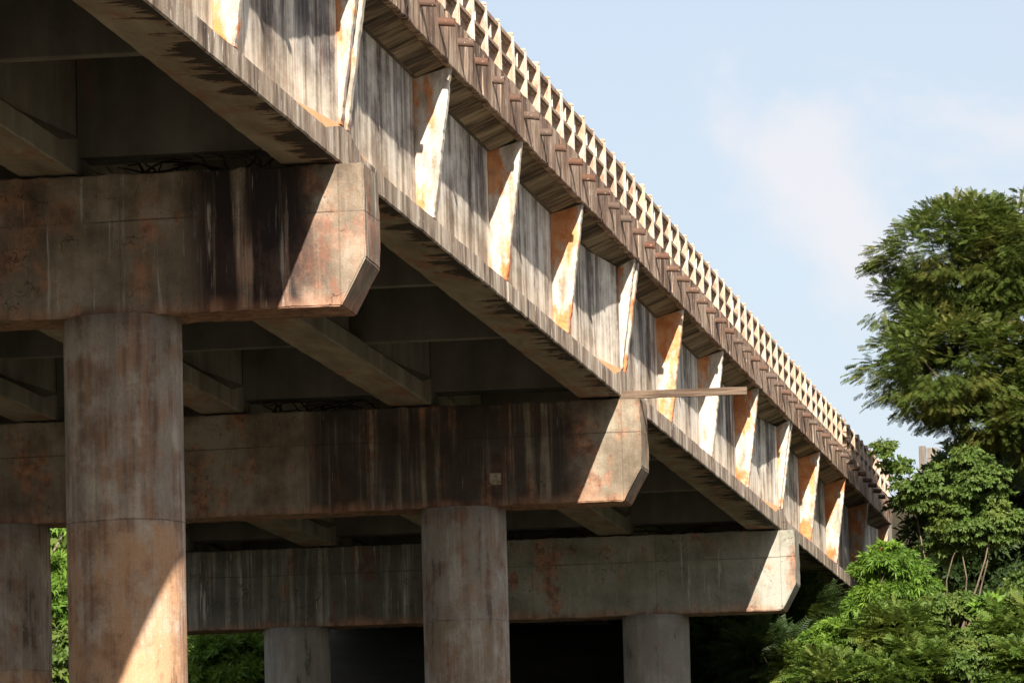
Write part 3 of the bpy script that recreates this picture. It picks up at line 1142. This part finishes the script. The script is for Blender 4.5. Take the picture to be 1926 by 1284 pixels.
def crown(lobes, n_clump, per, rad, sprays, mat, rng, size=1.0, droop=.35, flat=.5, hollow=.55):
    """leaf clumps spread through ellipsoid lobes [(centre, radii, weight)]. Returns mesh and clump centres"""
    C, Dd, Rr = [], [], []
    ws = np.array([l[2] for l in lobes], float)
    ws /= ws.sum()
    for _ in range(n_clump):
        c, r, _w = lobes[rng.choice(len(lobes), p=ws)]
        d = rng.normal(size=3)
        d /= np.linalg.norm(d)
        rr = hollow + (1 - hollow) * rng.random() ** .6
        if rng.random() < .12:
            rr *= rng.uniform(1.0, 1.18)
        C.append(np.array(c) + d * rr * np.array(r))
        Dd.append(d)
        Rr.append(rad * rng.uniform(.55, 1.35))
    P, D, S = [], [], []
    for c, d, r in zip(C, Dd, Rr):
        m = max(4, int(per * (r / rad) ** 2 * rng.uniform(.7, 1.2)))
        u = rng.normal(size=(m, 3))
        u /= np.linalg.norm(u, axis=1, keepdims=True)
        u[:, 2] = np.abs(u[:, 2]) * .9 - .25
        q = c + u * r * np.array([1, 1, flat]) * rng.uniform(.35, 1.0, (m, 1))
        dr = u * np.array([1, 1, .6]) + d * .7
        dr[:, 2] -= droop * rng.uniform(.2, 1.4, m)
        P.append(q)
        D.append(dr)
        S.append(size * rng.uniform(.65, 1.2, m))
    me = assemble('crown', sprays, np.concatenate(P), np.concatenate(D), np.concatenate(S), mat, rng)
    return me, C


def limbs(base, targets, r0, rnd, fork=.45, mat='bark', n=6, bow=.25):
    V, Fc = [], []
    base = Vector(base)
    ctr = Vector((sum(t[0] for t in targets) / len(targets), sum(t[1] for t in targets) / len(targets), sum(t[2] for t in targets) / len(targets)))
    top = base.lerp(ctr, fork)
    top.x += rnd.uniform(-.1, .1)
    midp = base.lerp(top, .5) + Vector((rnd.uniform(-.1, .1), rnd.uniform(-.1, .1), 0))
    tube(V, Fc, [base, midp, top], [r0, r0 * .85, r0 * .7], 9)
    for t in targets:
        t = Vector(t)
        pts, rr = [], []
        st = midp.lerp(top, rnd.uniform(.5, 1.0))
        off = Vector((rnd.uniform(-1, 1), rnd.uniform(-1, 1), rnd.uniform(-.2, 1))) * bow
        for k in range(6):
            f = k / 5
            pts.append(st.lerp(t, f) + off * math.sin(math.pi * f) + Vector((rnd.uniform(-1, 1), rnd.uniform(-1, 1), rnd.uniform(-1, 1))) * .05)
            rr.append(r0 * .42 * (1 - f) + .008)
        tube(V, Fc, pts, rr, 5)
    me = mesh('trunk', V, Fc, [M[mat]])
    for p in me.polygons:
        p.use_smooth = True
    return me


def plant(name, label, cat, base, lobes, n_clump, per, rad, sprays, leafmat, barkmat='bark', r0=.12, group=None, size=1.0, droop=.35, flat=.5, hollow=.55, ntwig=24, fork=.45, seed=0, bow=.25):
    """a tree or shrub: empty at its foot, crown and trunk as parts; lobes in world coordinates"""
    rg = np.random.default_rng(seed)
    rd = random.Random(seed)
    t = thing(name, label, cat, base, group)
    lb = [(np.array(c) - np.array(base), r, w) for c, r, w in lobes]
    me, C = crown(lb, n_clump, per, rad, sprays, leafmat, rg, size, droop, flat, hollow)
    link('crown', me, None, t)
    tg = [C[i] for i in rg.choice(len(C), min(ntwig, len(C)), replace=False)]
    link('trunk', limbs((0, 0, -.3), tg, r0, rd, fork, barkmat, bow=bow), None, t)
    return t


def tz(x, y):
    return terrain_z(x, y)


# the tall feathery tree at the right
plant('feathery_tree', 'tall feathery leaved tree with layered crown standing right of the bridge end', 'tree', (-5.6, 120.5, tz(-5.6, 120.5)),
      [((-7.5, 119, 15.9), (1.7, 2.0, 1.25), 1.0), ((-6.1, 119, 16.0), (1.8, 2.0, 1.2), 1.0), ((-8.9, 118.6, 14.9), (.6, 1.0, .5), .15), ((-7.75, 118.5, 13.6), (1.8, 2.0, 1.3), 1.0), ((-5.2, 119.5, 15.0), (2.2, 2.4, 2.0), 1.3),
       ((-3.0, 120, 14.5), (2.4, 2.4, 2.3), .8), ((-5.6, 119.5, 12.6), (2.3, 2.0, 1.2), .8), ((-6.9, 119.0, 12.5), (1.3, 1.4, .7), .5), ((-6.5, 120.6, 14.6), (1.7, 1.2, 2.0), 1.1), ((-8.55, 121.0, 14.7), (.7, 1.0, 1.4), .5)],  # last lobe added to throw shade on the end of the bridge
      1000, 50, .40, FERNB, M['leaf_fern'], 'bark', .24, None, .34, .25, .95, .5, 22, .6, 3, .5)
# dark mass behind it
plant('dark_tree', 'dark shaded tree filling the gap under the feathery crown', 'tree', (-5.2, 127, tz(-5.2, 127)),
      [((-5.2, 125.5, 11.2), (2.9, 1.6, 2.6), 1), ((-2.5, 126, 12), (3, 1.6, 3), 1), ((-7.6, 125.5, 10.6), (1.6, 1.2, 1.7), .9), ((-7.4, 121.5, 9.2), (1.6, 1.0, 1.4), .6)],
      420, 34, .8, BROAD, M['leaf_shaded'], 'bark', .25, None, 1.1, .2, .7, .3, 20, .6, 5)
# mid shrub tree with pale forked trunk
plant('broadleaf_tree', 'small broad leaved tree with thin forked trunk in front of the dark gap', 'tree', (-7.7, 115.6, tz(-7.7, 115.6)),
      [((-8.15, 116, 10.75), (.75, .7, .6), 1.0), ((-7.0, 115.8, 10.7), (.55, .6, .6), .7), ((-7.25, 115.8, 9.95), (.85, .6, .45), 1.0), ((-6.6, 115.8, 9.9), (.45, .5, .5), .5), ((-7.2, 116, 11.3), (.35, .35, .35), .3), ((-8.85, 116.3, 11.45), (.38, .5, .38), .35), ((-7.6, 116.4, 9.5), (.8, .5, .4), .5)],
      165, 30, .27, ROUND, M['leaf_broad'], 'bark', .05, None, .50, .1, .6, .35, 5, .45, 7, .3)
plant('mango_bush', 'rounded bush with bright glossy drooping leaves beside the end of the bridge', 'bush', (-8.9, 114, tz(-8.9, 114)),
      [((-8.9, 114, 8.75), (.55, .6, .62), 1.0), ((-8.45, 114.2, 8.55), (.45, .5, .50), .7), ((-9.25, 114, 8.2), (.4, .5, .45), .4), ((-8.8, 114, 7.9), (.75, .7, .5), .4), ((-8.75, 114.1, 9.25), (.25, .3, .3), .2)],
      120, 26, .28, LANCE, M['leaf_glossy'], 'bark', .06, None, .62, .45, .7, .6, 16, .6, 9)

TH = [(-10.3, 111.5, 6.55, .75, 'fern', 'low feathery bush at the far left of the thicket, below the third pier'),
      (-9.5, 111, 7.1, .85, 'glossy', 'bright green bush directly below the mango bush'),
      (-9.6, 109, 6.2, .9, 'fern', 'feathery bush at the bottom edge right of the third pier'),
      (-8.5, 110.5, 7.1, .9, 'fern', 'dark feathery bush in the middle of the thicket'),
      (-8.2, 108.6, 6.3, .95, 'fern', 'feathery bush at the bottom edge in the middle of the thicket'),
      (-7.4, 112, 7.5, .9, 'broad', 'olive green bush below the thin forked trunk'),
      (-7.0, 109, 6.5, .95, 'broad', 'olive leaved bush at the bottom edge under the banana like plant'),
      (-6.0, 110.5, 7.1, .95, 'fern', 'feathery bush near the lower right corner'),
      (-5.6, 108.4, 6.1, 1.0, 'fern', 'feathery bush in the lower right corner of the picture'),
      (-5.9, 112.5, 8.2, .6, 'broad', 'pale leaved shrub standing at the right edge of the picture'),
      (-8.6, 113.2, 7.6, .8, 'broad', 'small leaved bush under the mango bush, behind the thicket'),
      (-4.6, 110.5, 7.4, 1.1, 'broad', 'bush beyond the right edge of the picture')]
for i, (x, y, z, r, k, lab) in enumerate(TH):
    sp, mt, sz = {'fern': (FERN2, 'leaf_mixed', .42), 'glossy': (LANCE, 'leaf_glossy', .48), 'broad': (ROUND, 'leaf_broad', .52)}[k]
    plant('thicket_bush', lab, 'bush', (x, y, min(tz(x, y), z - r)), [((x, y, z), (r, r, r * .8), 1), ((x + .1, y - .1, z - r * .8), (r * .9, r * .9, r * .7), .5)],
          int(130 * r), 40 if k == 'fern' else 30, .27, sp, M[mt], 'bark', .05, 'bushes of the thicket right of the bridge', sz, .3, .6, .55, 14, .5, 40 + i)
# banana-like bright leaf cluster
BIG = [spray_broad(i + 70, 12, .34, .13, .8) for i in range(3)]
plant('broad_leaf_plant', 'small plant with large bright yellow green upright leaves in the thicket', 'plant', (-6.69, 111.4, 7.2),
      [((-6.69, 111.4, 7.95), (.14, .14, .16), 1)], 7, 4, .12, BIG, M['leaf_glossy'], 'bark', .02, None, .8, -.6, .9, .3, 5, .5, 66)

# shaded growth on the bank beneath the deck
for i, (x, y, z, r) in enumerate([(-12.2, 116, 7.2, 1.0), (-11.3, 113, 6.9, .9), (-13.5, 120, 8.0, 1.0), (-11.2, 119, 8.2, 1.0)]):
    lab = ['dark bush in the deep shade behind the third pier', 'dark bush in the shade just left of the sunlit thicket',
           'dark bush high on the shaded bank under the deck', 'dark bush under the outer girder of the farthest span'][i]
    plant('shaded_bush', lab, 'bush', (x, y, tz(x, y)), [((x, y, z), (r, r, r * .8), 1)], 55, 26, .32, FERN, M['leaf_shaded'], 'bark', .05, 'shaded bushes under the bridge', .7, .3, .6, .4, 10, .5, 90 + i)

# trees on the left, seen in the gaps between the columns
LT = [(-23.6, 119, 7.0, 1.4, 'shrub in the shade low between the left columns', 'glossy'),
      (-28.2, 121.5, 7.3, 1.5, 'shrub at the very bottom of the narrow gap at the far left', 'broad'),
      (-25.4, 126.5, 8.5, 1.25, 'dappled bush low between the left columns, below the third pier cap', 'glossy'),
      (-29.6, 127.5, 9.3, 1.7, 'leafy bush filling the foot of the narrow gap at the far left', 'glossy'),
      (-33, 139, 12.0, 2.9, 'sunlit green tree seen in the narrow gap at the far left between two columns', 'glossy'),
      (-29.5, 137, 10.3, 2.2, 'low tree seen at the left between the columns behind the first pier', 'broad'),
      (-26.6, 133.5, 10.2, 1.8, 'green tree dappled with light seen between the left columns under the third pier cap', 'glossy'),
      (-37, 141, 14.0, 3.2, 'large tree behind the far left columns', 'broad'),
      (-23.4, 132.5, 9.6, 1.6, 'dim tree standing by the left end of the third pier', 'broad')]
for i, (x, y, z, r, lab, k) in enumerate(LT):
    sp, mt = {'glossy': (LANCE, 'leaf_glossy'), 'broad': (ROUND, 'leaf_broad')}[k]
    plant('bank_tree', lab, 'tree', (x, y, tz(x, y)), [((x, y, z), (r, r, r), 1), ((x, y, z - r * .9), (r * .9, r * .9, r * .7), .4)],
          int(75 * r), 26, .42, sp, M[mt], 'palebark', .14, 'trees on the left bank behind the columns', .95, .2, .6, .5, 34, .5, 120 + i)

# far wood closing the horizon behind everything: one mass
P, D, S = [], [], []
rw = np.random.default_rng(5)
for k in range(5200):
    x = rw.uniform(-75, -21) if rw.random() < .6 else rw.uniform(-9, 30)
    y = rw.uniform(146, 165)
    z = terrain_z(x, y) + rw.random() ** .8 * (6.5 if x < -15 else 3.0)
    P.append((x, y, z))
    D.append((rw.normal(), -1.2 + rw.normal() * .6, rw.normal() * .5))
    S.append(rw.uniform(3.0, 5.0))
wood = assemble('distant_wood', BROAD, np.array(P), np.array(D), np.array(S), M['leaf_broad'], rw)
wo_ = link('distant_wood', wood)
wo_['kind'] = 'stuff'
wo_['label'] = 'distant wood behind the bridge'
wo_['category'] = 'wood'

# ground cover over the whole bank
P, D, S = [], [], []
while len(P) < 22000:
    x = rw.uniform(-60, 30)
    y = rw.uniform(92, 146)
    if XMID - 8.5 < x < XMID + 6.5:
        continue
    z = terrain_z(x, y) + rw.random() * .35
    P.append((x, y, z))
    D.append((rw.normal() * .6, rw.normal() * .6, 1.0))
    S.append(rw.uniform(.9, 1.5))
gc = link('undergrowth', assemble('undergrowth', BROAD, np.array(P), np.array(D), np.array(S), M['leaf_mixed'], rw))
gc['kind'] = 'stuff'
gc['label'] = 'low leafy undergrowth covering the river bank'
gc['category'] = 'undergrowth'

# ------------------------------------------------------------------ small things at the bridge end
bm = bmesh.new()
po = thing('concrete_pole', 'worn brown grey pole rising behind the far end of the railing, mostly hidden by leaves', 'pole', (-9.50, 134, 11.0))
link('shaft', rough_box('shaft', -.08, .08, -.08, .08, 0, 2.45, M['pole'], .5, .004, .01), None, po)
link('sign_board', rough_box('sign_board', .10, .36, -.03, .03, 1.9, 2.40, M['pole'], .3, .003, .006), None, po)
ob = thing('road_barrier', 'small faded orange barrier post at the far end of the railing', 'barrier', (-9.88, 133.9, 11.2))
link('panel', rough_box('panel', -.13, .17, -.04, .04, .1, .50, M['orange'], .2, .002, .006), None, ob)
link('leg', rough_box('leg', -.02, .04, -.02, .04, -.6, .1, M['orange'], .2, .001, .004), None, ob)
